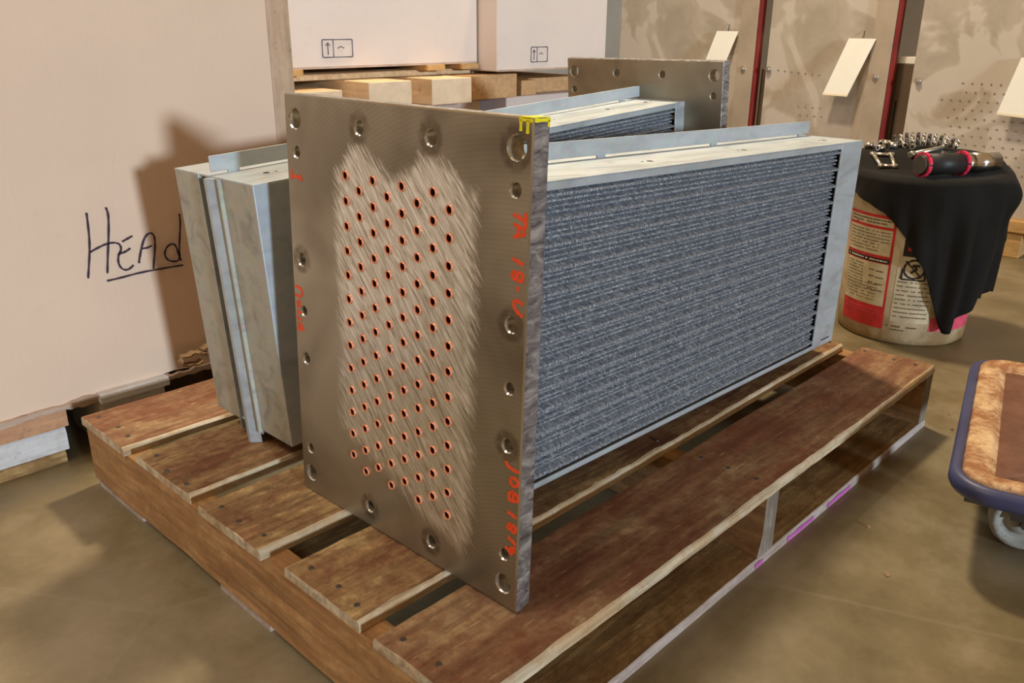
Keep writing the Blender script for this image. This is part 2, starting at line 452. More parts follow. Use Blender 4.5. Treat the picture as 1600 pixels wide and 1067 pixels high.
# ------------------------------------------------------------------ finned coil unit
T_, W_, H_ = .0272, .4576, .600
B0, B1, B2, ZB, ZT, HB, LX = .1085, .2263, .3586, .0724, .5096, .0268, 1.154
HOLES = []
for y in (.0225, .434):
    HOLES += [(y, .568, .0148), (y, .5235, .0092), (y, .372, .0105), (y, .295, .0085), (y, .222, .0098), (y, .0745, .0088), (y, .0325, .0138)]
HOLES += [(.158, .567, .0108), (.293, .567, .0102), (.157, .0325, .0100), (.289, .0325, .0098)]
STAIN = {(.0225, .568), (.0225, .372), (.434, .372), (.0225, .222), (.158, .567), (.293, .567), (.157, .0325), (.289, .0325)}
TUBES = [(.3232-i*.0283, .5041-(j+.5*(i % 2))*.0334) for i in range(8) for j in range(13)]
TR = .0066
def sd_box(p, c, h, r):
    qx, qz = abs(p[0]-c[0])-h[0]+r, abs(p[1]-c[1])-h[1]+r
    return math.hypot(max(qx, 0), max(qz, 0))+min(max(qx, qz), 0)-r
def wear(y, z):
    # where the plate was ground bright around the tube ends
    d = sd_box((y, z), (.214, .300), (.132, .268), .06)
    d = max(d, (.045+(y-.10)*.38 - z))
    d = max(d, z-(.530-.016*math.cos((y-.225)*45)-.25*max(0, y-.30)))
    g = .5-d/.05
    s = 0
    for hy, hz, hr in HOLES:
        if (hy, hz) in STAIN:
            q = math.hypot(y-hy, z-hz)-hr
            if q < .016: s = max(s, 1-abs(q-.004)/.010)
    for ty, tz in TUBES:
        q = math.hypot(y-ty, z-tz)
        if q < .013: s = max(s, .30*(1-abs(q-.008)/.005))
    if s > .45: g *= .2
    return max(0, min(1, g)), max(0, min(1, s))
def plate_mesh():
    pts, edges, kind = [], [], []     # kind: per point (front pos, back pos)
    def circle(cy, cz, r, n, c):
        b = len(pts)
        for i in range(n):
            a = 2*math.pi*i/n; pts.append((cy+r*math.cos(a), cz+r*math.sin(a)))
            kind.append(('c', cy, cz, r, a, c))
        edges.extend([(b+i, b+(i+1) % n) for i in range(n)])
    bev = .0018
    rect = [(bev, bev), (W_-bev, bev), (W_-bev, H_-bev), (bev, H_-bev)]
    nseg = 30; b = len(pts); outer = []
    for k in range(4):
        p, q = rect[k], rect[(k+1) % 4]
        for i in range(nseg):
            f = i/nseg; outer.append(len(pts)); pts.append((p[0]+(q[0]-p[0])*f, p[1]+(q[1]-p[1])*f)); kind.append(('o',))
    edges.extend([(outer[i], outer[(i+1) % len(outer)]) for i in range(len(outer))])
    holes = [(y, z, r) for y, z, r in HOLES]
    circ = []
    for y, z, r in holes:
        s = len(pts); circle(y, z, r, 28, .0016); circ.append((s, 28, y, z, r, .0016))
    for y, z in TUBES:
        s = len(pts); circle(y, z, TR, 14, 0); circ.append((s, 14, y, z, TR, 0))
    st = .0085
    allc = [(y, z, r+.003) for y, z, r in holes]+[(y, z, TR+.002) for y, z in TUBES]
    y = st
    while y < W_-st*.6:
        z = st
        while z < H_-st*.6:
            yy, zz = y+random.uniform(-.001, .001), z+random.uniform(-.001, .001)
            if all((yy-c[0])**2+(zz-c[1])**2 > c[2]**2 for c in allc): pts.append((yy, zz)); kind.append(('i',))
            z += st
        y += st
    vo, eo, fo, ov, oe, of = delaunay_2d_cdt([Vector(p) for p in pts], edges, [], 0, 1e-7)
    inh = [(c[0], c[1], (c[2]-.0003)**2) for c in [(y, z, r) for y, z, r in holes]+[(y, z, TR) for y, z in TUBES]]
    verts, faces, mi = [], [], []
    n = len(vo)
    for v in vo: verts.append((0, v.x, v.y))
    for v in vo: verts.append((T_, v.x, v.y))
    for f in fo:
        c = sum((vo[i] for i in f), Vector((0, 0)))/len(f)
        if any((c.x-h[0])**2+(c.y-h[1])**2 < h[2] for h in inh): continue
        f = list(f)
        a, b_, c_ = vo[f[0]], vo[f[1]], vo[f[2]]
        if (b_-a).cross(c_-a) > 0: f = f[::-1]
        faces.append(tuple(f)); mi.append(0); faces.append(tuple(i+n for i in f[::-1])); mi.append(0)
    inv = {}
    for i, src in enumerate(ov):
        for s in src: inv[s] = i
    # hole walls, counterbored with a small bright chamfer
    for s, m, y, z, r, c in circ:
        F = [inv[s+i] for i in range(m)]; Bk = [i+n for i in F]
        if c:
            base = len(verts)
            for dep in (.0018, T_-.0018):
                for i in range(m):
                    a = 2*math.pi*i/m; verts.append((dep, y+(r-c)*math.cos(a), z+(r-c)*math.sin(a)))
            R1 = [base+i for i in range(m)]; R2 = [base+m+i for i in range(m)]
            rings = [F, R1, R2, Bk]
        else: rings = [F, Bk]
        for q, (A, B) in enumerate(zip(rings, rings[1:])):
            for i in range(m):
                faces.append((A[i], A[(i+1) % m], B[(i+1) % m], B[i])); mi.append(3 if c and q == 0 else 2)
    # outer edge with bevels
    O = [inv[i] for i in outer]; m = len(O); base = len(verts)
    for dep in (bev, T_-bev):
        for i in O:
            v = vo[i]; y = 0 if v.x < bev*1.5 else (W_ if v.x > W_-bev*1.5 else v.x); z = 0 if v.y < bev*1.5 else (H_ if v.y > H_-bev*1.5 else v.y)
            dp = dep
            if dep > .01 and y == 0 and z < .05: dp = T_-bev-(.05-z)*.30   # corner knocked off near the foot
            verts.append((dp, y, z))
    R1 = [base+i for i in range(m)]; R2 = [base+m+i for i in range(m)]
    for A, B, k in ((O, R1, 3), (R1, R2, 1), (R2, [i+n for i in O], 1)):
        for i in range(m):
            faces.append((A[(i+1) % m], A[i], B[i], B[(i+1) % m])); mi.append(k)
    me = bpy.data.meshes.new('tube_sheet'); me.from_pydata(verts, [], faces)
    for k in ('plate', 'plate_edge', 'bore_steel', 'chrome'): me.materials.append(M[k])
    me.polygons.foreach_set('material_index', mi)
    at = me.color_attributes.new('wear', 'FLOAT_COLOR', 'POINT')
    buf = []
    for v in verts:
        g, s = wear(v[1], v[2]); buf += [g, s, 0, 1]
    at.data.foreach_set('color', buf)
    me.validate(); me.update()
    bm = bmesh.new(); bm.from_mesh(me); bmesh.ops.recalc_face_normals(bm, faces=bm.faces); bm.to_mesh(me); bm.free()
    return me
PLATE_ME = plate_mesh()

def fin_mesh():
    V, F, MI = [], [], []
    X0, X1 = .066, 1.0535
    N = 400; pt = .0334
    Z0, Z1 = ZB+.006, ZT-.011
    prof = []
    z = Z0; ph0 = .5041
    W4 = [(1.45, -.0038), (.85, .0030), (.85, .0008), (.85, .0022)]
    z = Z1; k = 0
    while z > Z0+.002:
        wd, ex = W4[k % 4]; h = pt/4*wd
        prof += [(z, .0115), (z-h*.16, .0105), (z-h*.52, .0006+ex), (z-h*.86, .0004+ex)]
        z -= h; k += 1
    prof.append((Z0, .0115)); prof = [q for q in prof if q[0] >= Z0]
    prof = prof[::-1]
    rr = random.Random(3)
    for i in range(N):
        x = X0+(X1-X0)*(i+.5)/N+rr.uniform(-.0001, .0001)
        h = (X1-X0)/N*.5*rr.uniform(.40, .66); yo = rr.uniform(0, .0012)
        b = len(V); lean = rr.uniform(-.0002, .0002)
        for k, (z, d) in enumerate(prof):
            y = B0+.0045+d+yo; dx = lean*math.sin(k*.21+i)
            V += [(x-h+dx, y, z), (x+h+dx, y, z), (x-h, B0+.019, z), (x+h, B0+.019, z)]
        for k in range(len(prof)-1):
            o = b+4*k
            F += [(o, o+1, o+5, o+4), (o+2, o, o+4, o+6), (o+1, o+3, o+7, o+5)]; MI += [0, 0, 0]
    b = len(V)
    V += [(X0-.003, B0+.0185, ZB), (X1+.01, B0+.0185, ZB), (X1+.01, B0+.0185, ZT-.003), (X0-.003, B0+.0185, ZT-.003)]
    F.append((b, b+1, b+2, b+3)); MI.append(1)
    me = bpy.data.meshes.new('fin_pack'); me.from_pydata(V, [], F)
    me.materials.append(M['fin']); me.materials.append(M['fin_back']); me.polygons.foreach_set('material_index', MI)
    me.update(); return me
FIN_ME = fin_mesh()

def tube_proto():
    bm = bmesh.new(); n = 14; r = TR-.0001; ri = r-.0015
    def c(x, q): return [(x, q*math.cos(2*math.pi*i/n), q*math.sin(2*math.pi*i/n)) for i in range(n)]
    ring_skin(bm, [c(.010, r), c(-.0016, r), c(-.0022, r-.0006), c(-.0018, ri+.0002), c(.0005, ri), c(.024, ri)], True, False, True, 0, False)
    bm.faces.ensure_lookup_table()
    for f in bm.faces:
        if f.calc_center_median().x > .0008 and max(math.hypot(v.co.y, v.co.z) for v in f.verts) < ri+.0001: f.material_index = 1
    return bm
def coil_unit(label, loc, rot, cat='heat exchanger', tubes=True, group=None):
    t = thing('heat_exchanger', label, cat, loc, rot, group)
    me = PLATE_ME
    if not tubes:       # the rear plate shows its unground back
        me = PLATE_ME.copy(); nv = len(me.vertices); me.color_attributes['wear'].data.foreach_set('color', [0, 0, 0, 1]*nv)
    ps = bpy.data.objects.new('tube_sheet', me); COL.objects.link(ps); ps.parent = t
    ps['label'] = 'drilled steel plate with brushed face'
    if tubes:
        tb = obj('copper_tube', tube_proto(), [M['copper'], M['bore']], ps, world=False)
        tb['label'] = 'copper tube end'
        tb.location = (0, TUBES[0][0], TUBES[0][1])
        for y, z in TUBES[1:]:
            c = copy_part(tb, ps); c.location = (0, y, z)
    G, D = M['galv'], M['galv_dull']
    def part(name, bm, m, par=t, **k): return obj(name, bm, m, par, world=False, **k)
    for s, (ya, yb, lip) in enumerate(((B0, B1-.001, B0), (B1+.004, B2, B2))):
        bm = box(T_, LX, ya, yb, ZT-.003, ZT, .0008)
        l0, l1 = (lip, lip+.003) if s == 0 else (lip-.003, lip)
        bx(bm, T_, 1.0535, l0, l1, ZT-.0125, ZT-.0005, .0008)
        part('top_channel', bm, [G, M['dark']])
        bm = box(T_, LX, ya, yb, ZB, ZB+.003, .0008)
        bx(bm, T_, 1.0535, l0, l1, ZB+.0005, ZB+.009, .0008)
        part('bottom_channel', bm, G)
        hb_ = bmesh.new()
        for x in ((.12, .45, .742, 1.072) if s == 0 else (.083, .2256, .425, .75, 1.088)):
            y = (.157 if s == 0 else .288)
            cyl(hb_, (x, y, ZT-.002), (x, y, ZT+.0004), .0052, n=12); cyl(hb_, (x-.016, y+.003, ZT-.002), (x-.016, y+.003, ZT+.0004), .002, n=8)
        part('bolt_hole', hb_, M['dark'], kind='stuff')  # dark discs stand in for the shaded holes
        # end post: side face and rounded corner
        p0, p1 = (B0-.0004, B0+.004) if s == 0 else (B2-.004, B2+.0004)
        bm = box(1.0535, LX, p0, p1, ZB, ZT-.0008, .0018)
        part('end_post', bm, G)
        bm = box(T_, .064, p0, p1, ZB, ZT-.0008, .0018)
        part('plate_post', bm, G)
        sl = box(1.092, 1.132, (B0-.001) if s == 0 else B2, B0 if s == 0 else (B2+.001), ZB+.0125, ZB+.0150)
        part('drain_slot', sl, M['dark'])  # dark strip stands in for the shade in a slot
        f = bpy.data.objects.new('fin_pack', FIN_ME); COL.objects.link(f); f.parent = t; f['kind'] = 'stuff'
        if s: f.scale = (1, -1, 1); f.location = (0, B0+B2, 0)
    # standing seam between the two coils: bar on tabs above, bar below, ridge down the end
    bar = part('seam_bar', box(T_, LX-.004, B1, B1+.003, ZT+.0045, ZT+HB+.003, .0008), G)
    for x in (.095, .418, .757, 1.111):
        part('tab', box(x-.010, x+.010, B1-.0005, B1+.0035, ZT-.002, ZT+.009, .0006), G, bar)
    part('foot_bar', box(T_, LX-.004, B1, B1+.004, ZB-HB, ZB+.001, .0008), G)
    # end face
    part('end_panel', box(LX-.003, LX, B0+.001, .192, ZB-.002, ZT-.001, .0012), D)
    part('end_flange', box(LX-.045, LX+.002, .1915, .1945, ZB-.022, ZT-.001, .0008), G)
    part('end_panel', box(LX-.003, LX, .262, B2-.001, ZB, ZT-.001, .0012), D)
    bm = box(LX-.004, LX-.001, .213, .262, ZB-.010, ZT-.001, .0008)
    bx(bm, LX-.045, LX-.001, .2125, .2145, ZB-.010, ZT-.001)
    part('end_strip', bm, D)
    bm = bmesh.new(); pr = [(LX-.002, .231), (LX+.013, .233), (LX+.013, .241), (LX-.001, .256)]
    ring_skin(bm, [[(x, y, ZB-HB) for x, y in pr], [(x, y, ZT-.002) for x, y in pr]], True, True, True, 0, False)
    part('end_ridge', bm, G)
    bm = bmesh.new(); pr = [(LX-.001, .2585), (LX+.006, .2595), (LX+.006, .2635), (LX-.001, .2645)]
    ring_skin(bm, [[(x, y, ZB-.004) for x, y in pr], [(x, y, ZT-.002) for x, y in pr]], True, True, True, 0, False)
    part('end_seam', bm, D)
    part('dark_backing', box(.06, LX-.05, B0+.03, B2-.03, ZB+.004, ZT-.004), M['dark'])  # near-black box added inside so the end gap reads as deep shade
    return t, ps
unitA, plateA = coil_unit('finned coil unit whose drilled steel plate with copper tube ends faces the camera', (-1.2506, .0749, .0032), (R(-.197), R(2.1163), R(.7184)))
unitB, plateB = coil_unit('finned coil unit behind, its plain galvanised end box poking out left of the drilled plate', (-.0666, .962, .0108), (R(.9535), R(2.9448), R(179.673)), tubes=False)

PAINT = [[(0.0243, 0.4974), (0.0162, 0.4957), (0.0106, 0.493), (0.0059, 0.4931)], [(0.0071, 0.5011), (0.0056, 0.4973), (0.0061, 0.4914), (0.0062, 0.4831)], [(0.023, 0.4869), (0.0157, 0.4851), (0.0069, 0.4824)], [(0.0069, 0.4813), (0.0064, 0.4772), (0.0153, 0.4751), (0.0232, 0.4726)], [(0.0166, 0.4856), (0.0161, 0.4756)], [(0.023, 0.4489), (0.0148, 0.4464), (0.0072, 0.4443)], [(0.0216, 0.4348), (0.0238, 0.4306), (0.0212, 0.4262), (0.0163, 0.4266), (0.0157, 0.431), (0.0216, 0.4348)], [(0.0157, 0.431), (0.0135, 0.4351), (0.0078, 0.4338), (0.0068, 0.4292), (0.0094, 0.4237), (0.0155, 0.4268)], [(0.014, 0.4185), (0.0135, 0.4136)], [(0.0054, 0.3993), (0.012, 0.4022), (0.0177, 0.4021), (0.02, 0.3972), (0.0164, 0.3911), (0.0113, 0.3879), (0.0055, 0.3855)], [(0.0239, 0.2023), (0.0211, 0.1969), (0.0122, 0.1946), (0.0017, 0.1943)], [(0.0143, 0.183), (0.0158, 0.1774), (0.0122, 0.1737), (0.006, 0.174), (0.0027, 0.1789), (0.0047, 0.1831), (0.01, 0.1847), (0.0143, 0.183)], [(0.0101, 0.1659), (0.017, 0.1624), (0.0176, 0.1556), (0.0139, 0.1519), (0.0096, 0.1559), (0.0101, 0.1659)], [(0.01, 0.1645), (0.003, 0.1644), (0.0018, 0.1576), (0.006, 0.1537), (0.0113, 0.1545)], [(0.0186, 0.136), (0.0114, 0.1353), (0.0033, 0.1328)], [(0.0153, 0.1203), (0.0178, 0.1154), (0.015, 0.1129), (0.0106, 0.1156), (0.0117, 0.1211), (0.0153, 0.1203)], [(0.0107, 0.117), (0.0091, 0.1215), (0.0042, 0.1199), (0.0043, 0.1138), (0.0077, 0.1108), (0.0105, 0.1134)], [(0.0164, 0.1017), (0.0099, 0.1001), (0.0031, 0.0956)], [(0.0203, 0.0863), (0.0138, 0.0839), (0.0082, 0.0796)], [(0.0156, 0.0838), (0.0095, 0.0896), (0.0036, 0.0908)], [(0.0137, 0.0809), (0.0084, 0.0856), (0.0034, 0.0864)], [(0.4482, 0.4977), (0.4471, 0.4943), (0.448, 0.4842)], [(0.4476, 0.4893), (0.4378, 0.4894), (0.4275, 0.4872)], [(0.4296, 0.4934), (0.4257, 0.4889), (0.4234, 0.4847)], [(0.4538, 0.3291), (0.4437, 0.329), (0.4357, 0.3263), (0.4375, 0.3162), (0.4505, 0.3145), (0.4539, 0.3176)], [(0.4502, 0.3069), (0.4491, 0.2983), (0.4444, 0.2988), (0.4433, 0.3078), (0.4472, 0.3092)], [(0.4526, 0.2903), (0.4451, 0.2904), (0.4406, 0.2892)], [(0.4531, 0.2835), (0.4479, 0.2792), (0.4405, 0.2792)], [(0.4523, 0.2714), (0.4439, 0.2723), (0.4385, 0.2703), (0.4382, 0.2625)], [(0.4513, 0.2615), (0.4444, 0.2655), (0.4396, 0.2678)], [(0.4497, 0.2687), (0.4485, 0.2611)]]
def paint():
    chars = [(0, 1), (2, 3, 4), (5,), (6, 7), (8,), (9,), (10,), (11,), (12, 13), (14,), (15, 16), (17,), (18, 19, 20), (21, 22, 23), (24,), (25,), (26, 27), (28, 29, 30)]
    for k, ids in enumerate(chars):
        bm = bmesh.new()
        for q, i in enumerate(ids):
            stroke(bm, [(max(p[0], .0018), p[1]) for p in PAINT[i]], .0040 if i < 21 else .0036, lambda u, v, h: (-.0001-h-.00005*q, u, v), .0005)
        obj('painted_character', bm, M['red_marker'], plateA, world=False, label='orange red marker character')
    F = lambda u, v, h: (-.0001-h, u, v)
    G = lambda u, v, h: (u, -.0001-h, v)
    for L, P, wd in (([(.020, .5975), (.001, .5970)], F, .0034), ([(.0175, .5975), (.0172, .5855)], F, .0036), ([(.0075, .5975), (.0078, .5835)], F, .0036), ([(.0015, .5975), (.026, .5975)], G, .0040), ([(.0235, .5975), (.0238, .5905)], G, .0036)):
        bm = bmesh.new(); stroke(bm, L, wd, P, .0006)
        obj('paint_mark', bm, M['yellow_marker'], plateA, world=False, label='yellow corner mark')
    obj('paint_mark', box(.0005, T_-.0005, .0008, .021, H_-.0003, H_+.0006), M['yellow_marker'], plateA, world=False, label='yellow corner mark')
paint()

# ------------------------------------------------------------------ left carton on its own pallet
HEAD = [[(-1.2905, 0.3487), (-1.2912, 0.327), (-1.2931, 0.2978), (-1.2963, 0.2753), (-1.3016, 0.2496), (-1.3075, 0.223)], [(-1.2535, 0.3539), (-1.2508, 0.3421), (-1.2529, 0.321), (-1.2584, 0.2886), (-1.265, 0.2562), (-1.2701, 0.2257)], [(-1.2964, 0.2728), (-1.2829, 0.2779), (-1.2694, 0.2822), (-1.2578, 0.2843), (-1.2465, 0.2836), (-1.2389, 0.2794), (-1.2363, 0.273), (-1.2378, 0.2648), (-1.2427, 0.2597)], [(-1.2427, 0.2597), (-1.2317, 0.2611), (-1.2228, 0.2647), (-1.2188, 0.2674)], [(-1.2427, 0.2597), (-1.2462, 0.2476), (-1.2453, 0.2371), (-1.2401, 0.2275), (-1.2305, 0.2247), (-1.2214, 0.229), (-1.2175, 0.2326)], [(-1.2326, 0.2829), (-1.223, 0.2863), (-1.2114, 0.2908)], [(-1.2062, 0.234), (-1.2024, 0.248), (-1.1953, 0.2675), (-1.1879, 0.2835), (-1.1782, 0.2914), (-1.1707, 0.2893), (-1.1676, 0.2801), (-1.1692, 0.263), (-1.1743, 0.2393), (-1.1786, 0.2172)], [(-1.1961, 0.2625), (-1.1859, 0.2616), (-1.1759, 0.265)], [(-1.1107, 0.3207), (-1.1097, 0.3075), (-1.1141, 0.2818), (-1.1205, 0.2473), (-1.1218, 0.2233), (-1.1398, 0.2249), (-1.1496, 0.2321), (-1.1524, 0.2442), (-1.1462, 0.2572), (-1.1329, 0.2628), (-1.1257, 0.2554), (-1.1234, 0.2389), (-1.1191, 0.2228)], [(-1.2732, 0.2109), (-1.2475, 0.2116), (-1.2133, 0.2144), (-1.1786, 0.2146), (-1.1431, 0.2139), (-1.1158, 0.2131)]]
CY = 1.18
def left_carton():
    t = thing('cardboard_carton', 'huge beige cardboard carton marked HEAD in black marker', 'carton', (-1.7, 1.6, -.014))
    bm = bmesh.new(); n = 46
    # front face slightly bowed, lower edge ragged
    x0, x1, y1, z1 = -2.6, -.862, 2.1, .92
    L = []
    for i in range(n+1):
        x = x0+(x1-x0)*i/n
        col = []
        for j in range(17):
            f = j/16; zb = -.018+.010*noise.noise(Vector((x*9, 2, 1)))+.004*noise.noise(Vector((x*40, 2, 1)))
            z = zb+(z1-zb)*f
            y = CY-.010+.006*noise.noise(Vector((x*1.3, z*1.6, 3)))+.0022*noise.noise(Vector((x*5, z*4, 3)))
            if i == n: y = CY-.009
            col.append((x, y, z))
        L.append(col)
    V = ring_skin(bm, L, False)
    bx(bm, x0, x1-.002, CY-.003, y1, -.012, z1)
    obj('box_body', bm, M['carton'], t)
    bm = bmesh.new()
    for k in range(3):
        L = []
        for i in range(90):
            x = -1.95+1.04*i/89
            z = -.021-.004*k+.007*noise.noise(Vector((x*13, k*5, 2)))+.006*noise.noise(Vector((x*47, k, 7)))
            y = CY-.017+k*.006+.004*noise.noise(Vector((x*21, k, 9)))
            h = .0035+.003*abs(noise.noise(Vector((x*30, k, 3))))
            L.append([(x, y-.002, z-h), (x, y-.003, z+h), (x, y+.006, z+h), (x, y+.006, z-h)])
        ring_skin(bm, L, True, True, True, 0, False)
    obj('torn_edge', bm, M['carton_dark'], t, kind='stuff', label='torn corrugated lower edge')
    for ids in ((0, 1, 2), (3, 4, 5), (6, 7), (8,), (9,)):
        bm = bmesh.new()
        for i in ids: stroke(bm, HEAD[i], .0034, lambda u, v, h: (u, CY-.0165-h, v), .0010)
        obj('written_character', bm, M['ink'], t, label='black marker underline' if ids == (9,) else 'black marker letter')
    bm = bmesh.new(); bx(bm, x1-.004, x1+.002, CY-.012, CY+.05, -.01, .92, .001)
    obj('corner_fold', bm, M['carton_dark'], t)
left_carton()
def carton_pallet():
    t = thing('pallet', 'pale wooden pallet under the huge beige carton', 'pallet', (-1.7, 1.5, FL))
    for y in (CY-.004, 1.46, 1.78):
        fr = y < 1.3
        obj('deck_beam', board_bm(-2.55, -1.385 if fr else -.87, y, y+.13, -.0135, .0545, 31+int(y*10), .002), [M['beam_orange'], M['beam_orange']], t)
    for y in (CY-.001, 1.48, 1.82):
        obj('stringer', board_bm(-2.5, -1.392 if y < 1.3 else -.88, y, y+.05, -.0685, .050, 41+int(y*10), .001), [M['white_wood'], M['white_wood']], t)
        obj('bottom_board', board_bm(-2.5, -1.400 if y < 1.3 else -.89, y-.003, y+.10, -.1190, .0245, 51+int(y*10), .005), [M['pine'], M['bottom_board']], t)
    bm = board_bm(-1.325, -1.185, CY-.006, CY+.16, -.0315, .1105, 61, .002, n=12)
    obj('corner_block', bm, [M['white_wood'], M['white_wood']], t)
    obj('slat', board_bm(-1.328, -1.186, CY-.034, CY+.16, -.0135, .0175, 64, .001, n=12), [M['white_wood'], M['white_wood']], t)
    obj('corner_block', board_bm(-1.02, -.90, CY-.006, CY+.16, -.0135, .1295, 62, .002, n=12), [M['skid'], M['skid']], t)
carton_pallet()
def shreds():
    bm = bmesh.new()
    for q in range(2):
        c = Vector((-1.135+q*.055, CY-.045+q*.01, -.012+.006*q))
        L = []
        for i in range(26):
            a = i/25*math.pi*1.7; r = .020+.008*noise.noise(Vector((i*.5, q, 0)))
            p = c+Vector((math.cos(a)*r*1.5, .01*noise.noise(Vector((i*.4, q, 5)))-.002*i*.2, math.sin(a)*r*.55))
            L.append([tuple(p+Vector(d)) for d in ((0, -.007, -.002), (0, -.007, .002), (0, .012, .003), (0, .012, -.001))])
        ring_skin(bm, L, True, True, True, 0, False)
    zmin = min(v.co.z for v in bm.verts)
    bmesh.ops.translate(bm, vec=(0, 0, -.0005-zmin+.003), verts=bm.verts)
    tag(obj('cardboard_scrap', bm, M['litter'], origin=(-1.11, CY-.04, .002)), 'curled scrap of torn cardboard at the foot of the marked carton', 'scrap')
shreds()
def corner_panel():
    bm = box(-.856, -.790, CY+.022, CY+.062, FL, .95, .002)
    tag(obj('plywood_upright', bm, M['tan_ply'], origin=(-.82, CY+.04, FL)), 'narrow tan plywood upright beside the corner of the marked carton', 'plywood')
corner_panel()

# ------------------------------------------------------------------ stack at the back: cartons and a timber pallet
BY = 1.45
def back_stack():
    def carton(name, label, x0, x1, y0, y1, z0, z1, mat, stamp=None, grp=None):
        t = thing('carton', label, 'carton', ((x0+x1)/2, (y0+y1)/2, z0), group=grp)
        obj('box_body', box(x0, x1, y0, y1, z0, z1, .004), mat, t)
        bm = bmesh.new(); bx(bm, x0+.004, x1-.004, y0-.001, y0, z0+.0, z0+.006)
        obj('bottom_fold', bm, M['carton_dark'], t)
        if z1 > .5: obj('sealing_tape', box((x0+x1)/2-.03, (x0+x1)/2+.03, y0+.01, y1-.01, z1, z1+.001), M['tag_edge'], t)
        if stamp:
            sx, sz, w_, h_ = stamp; bm = bmesh.new()
            P = lambda u, v, h: (u, y0-.0008-h, v)
            stroke(bm, [(sx, sz), (sx+w_, sz)], .003, P); stroke(bm, [(sx, sz+h_), (sx+w_, sz+h_)], .003, P)
            stroke(bm, [(sx, sz), (sx, sz+h_)], .003, P); stroke(bm, [(sx+w_, sz), (sx+w_, sz+h_)], .003, P)
            stroke(bm, [(sx+w_*.36, sz), (sx+w_*.36, sz+h_)], .0025, P)
            stroke(bm, [(sx+w_*.18, sz+.006), (sx+w_*.18, sz+h_-.008)], .003, P); stroke(bm, [(sx+w_*.11, sz+h_-.016), (sx+w_*.18, sz+h_-.007), (sx+w_*.25, sz+h_-.016)], .0025, P)
            stroke(bm, [(sx+w_*.5, sz+h_*.5), (sx+w_*.6, sz+h_*.62), (sx+w_*.72, sz+h_*.5)], .0025, P)
            obj('stamp', bm, M['stamp'], t, label='printed handling symbols')
    carton('a', 'pale carton on the timber pallet, left of the two, with boxed arrow stamp', -.66, .074, BY+.06, 2.1, .571, .95, M['carton_white'], (-.500, .600, .098, .045))
    carton('b', 'pale carton on the timber pallet, right of the two, beside the rear steel plate', .082, .62, BY-.02, 1.98, .5475, .95, M['carton_white'], (.235, .573, .078, .045))
    carton('c', 'lilac-grey carton under the left end of the timber pallet', -.68, .046, BY+.02, 2.05, FL, .4655, M['carton_lilac'])
    carton('d', 'tan carton under the right end of the timber pallet', .165, .70, BY+.02, 2.05, FL, .4655, M['carton_lilac'])
    t = thing('timber_pallet', 'new pale timber pallet resting across cartons at the back', 'pallet', (0, 1.7, .466))
    for x0, x1, z1, y0, m in ((-.68, -.500, .5205, BY-.02, 'pine'), (-.435, -.287, .5385, BY-.05, 'pine'), (-.212, -.056, .5385, BY-.05, 'pine'), (-.02, .192, .5385, BY+.0, 'pine_orange'), (.235, .306, .514, BY+.02, 'skid'), (.33, .62, .514, BY+.08, 'skid')):
        bm = box(x0, x1, y0, 2.0, .466, z1, .002)
        bm.normal_update()
        for f in bm.faces:
            if f.normal.y < -.9: f.material_index = 1
        obj('timber', bm, [M[m], M['pine_end'] if m == 'pine' else M['pine_orange']], t)
    for y0, z in ((BY+.10, .539), (BY+.30, .539), (BY+.48, .539)):
        obj('cross_board', board_bm(-.67, .08, y0, y0+.10, z+.016, .0155, int(y0*50), .001, n=16), [M['pine'], M['pine']], t)
    for x0 in (-.64, -.14, .0):
        obj('cross_block', box(x0, x0+.07, BY+.05, 1.95, .5552, .5705, .001), M['skid'], t)
    obj('cross_board', box(.09, .60, BY+.10, BY+.22, .5392, .5470, .001), M['pine'], t)
back_stack()

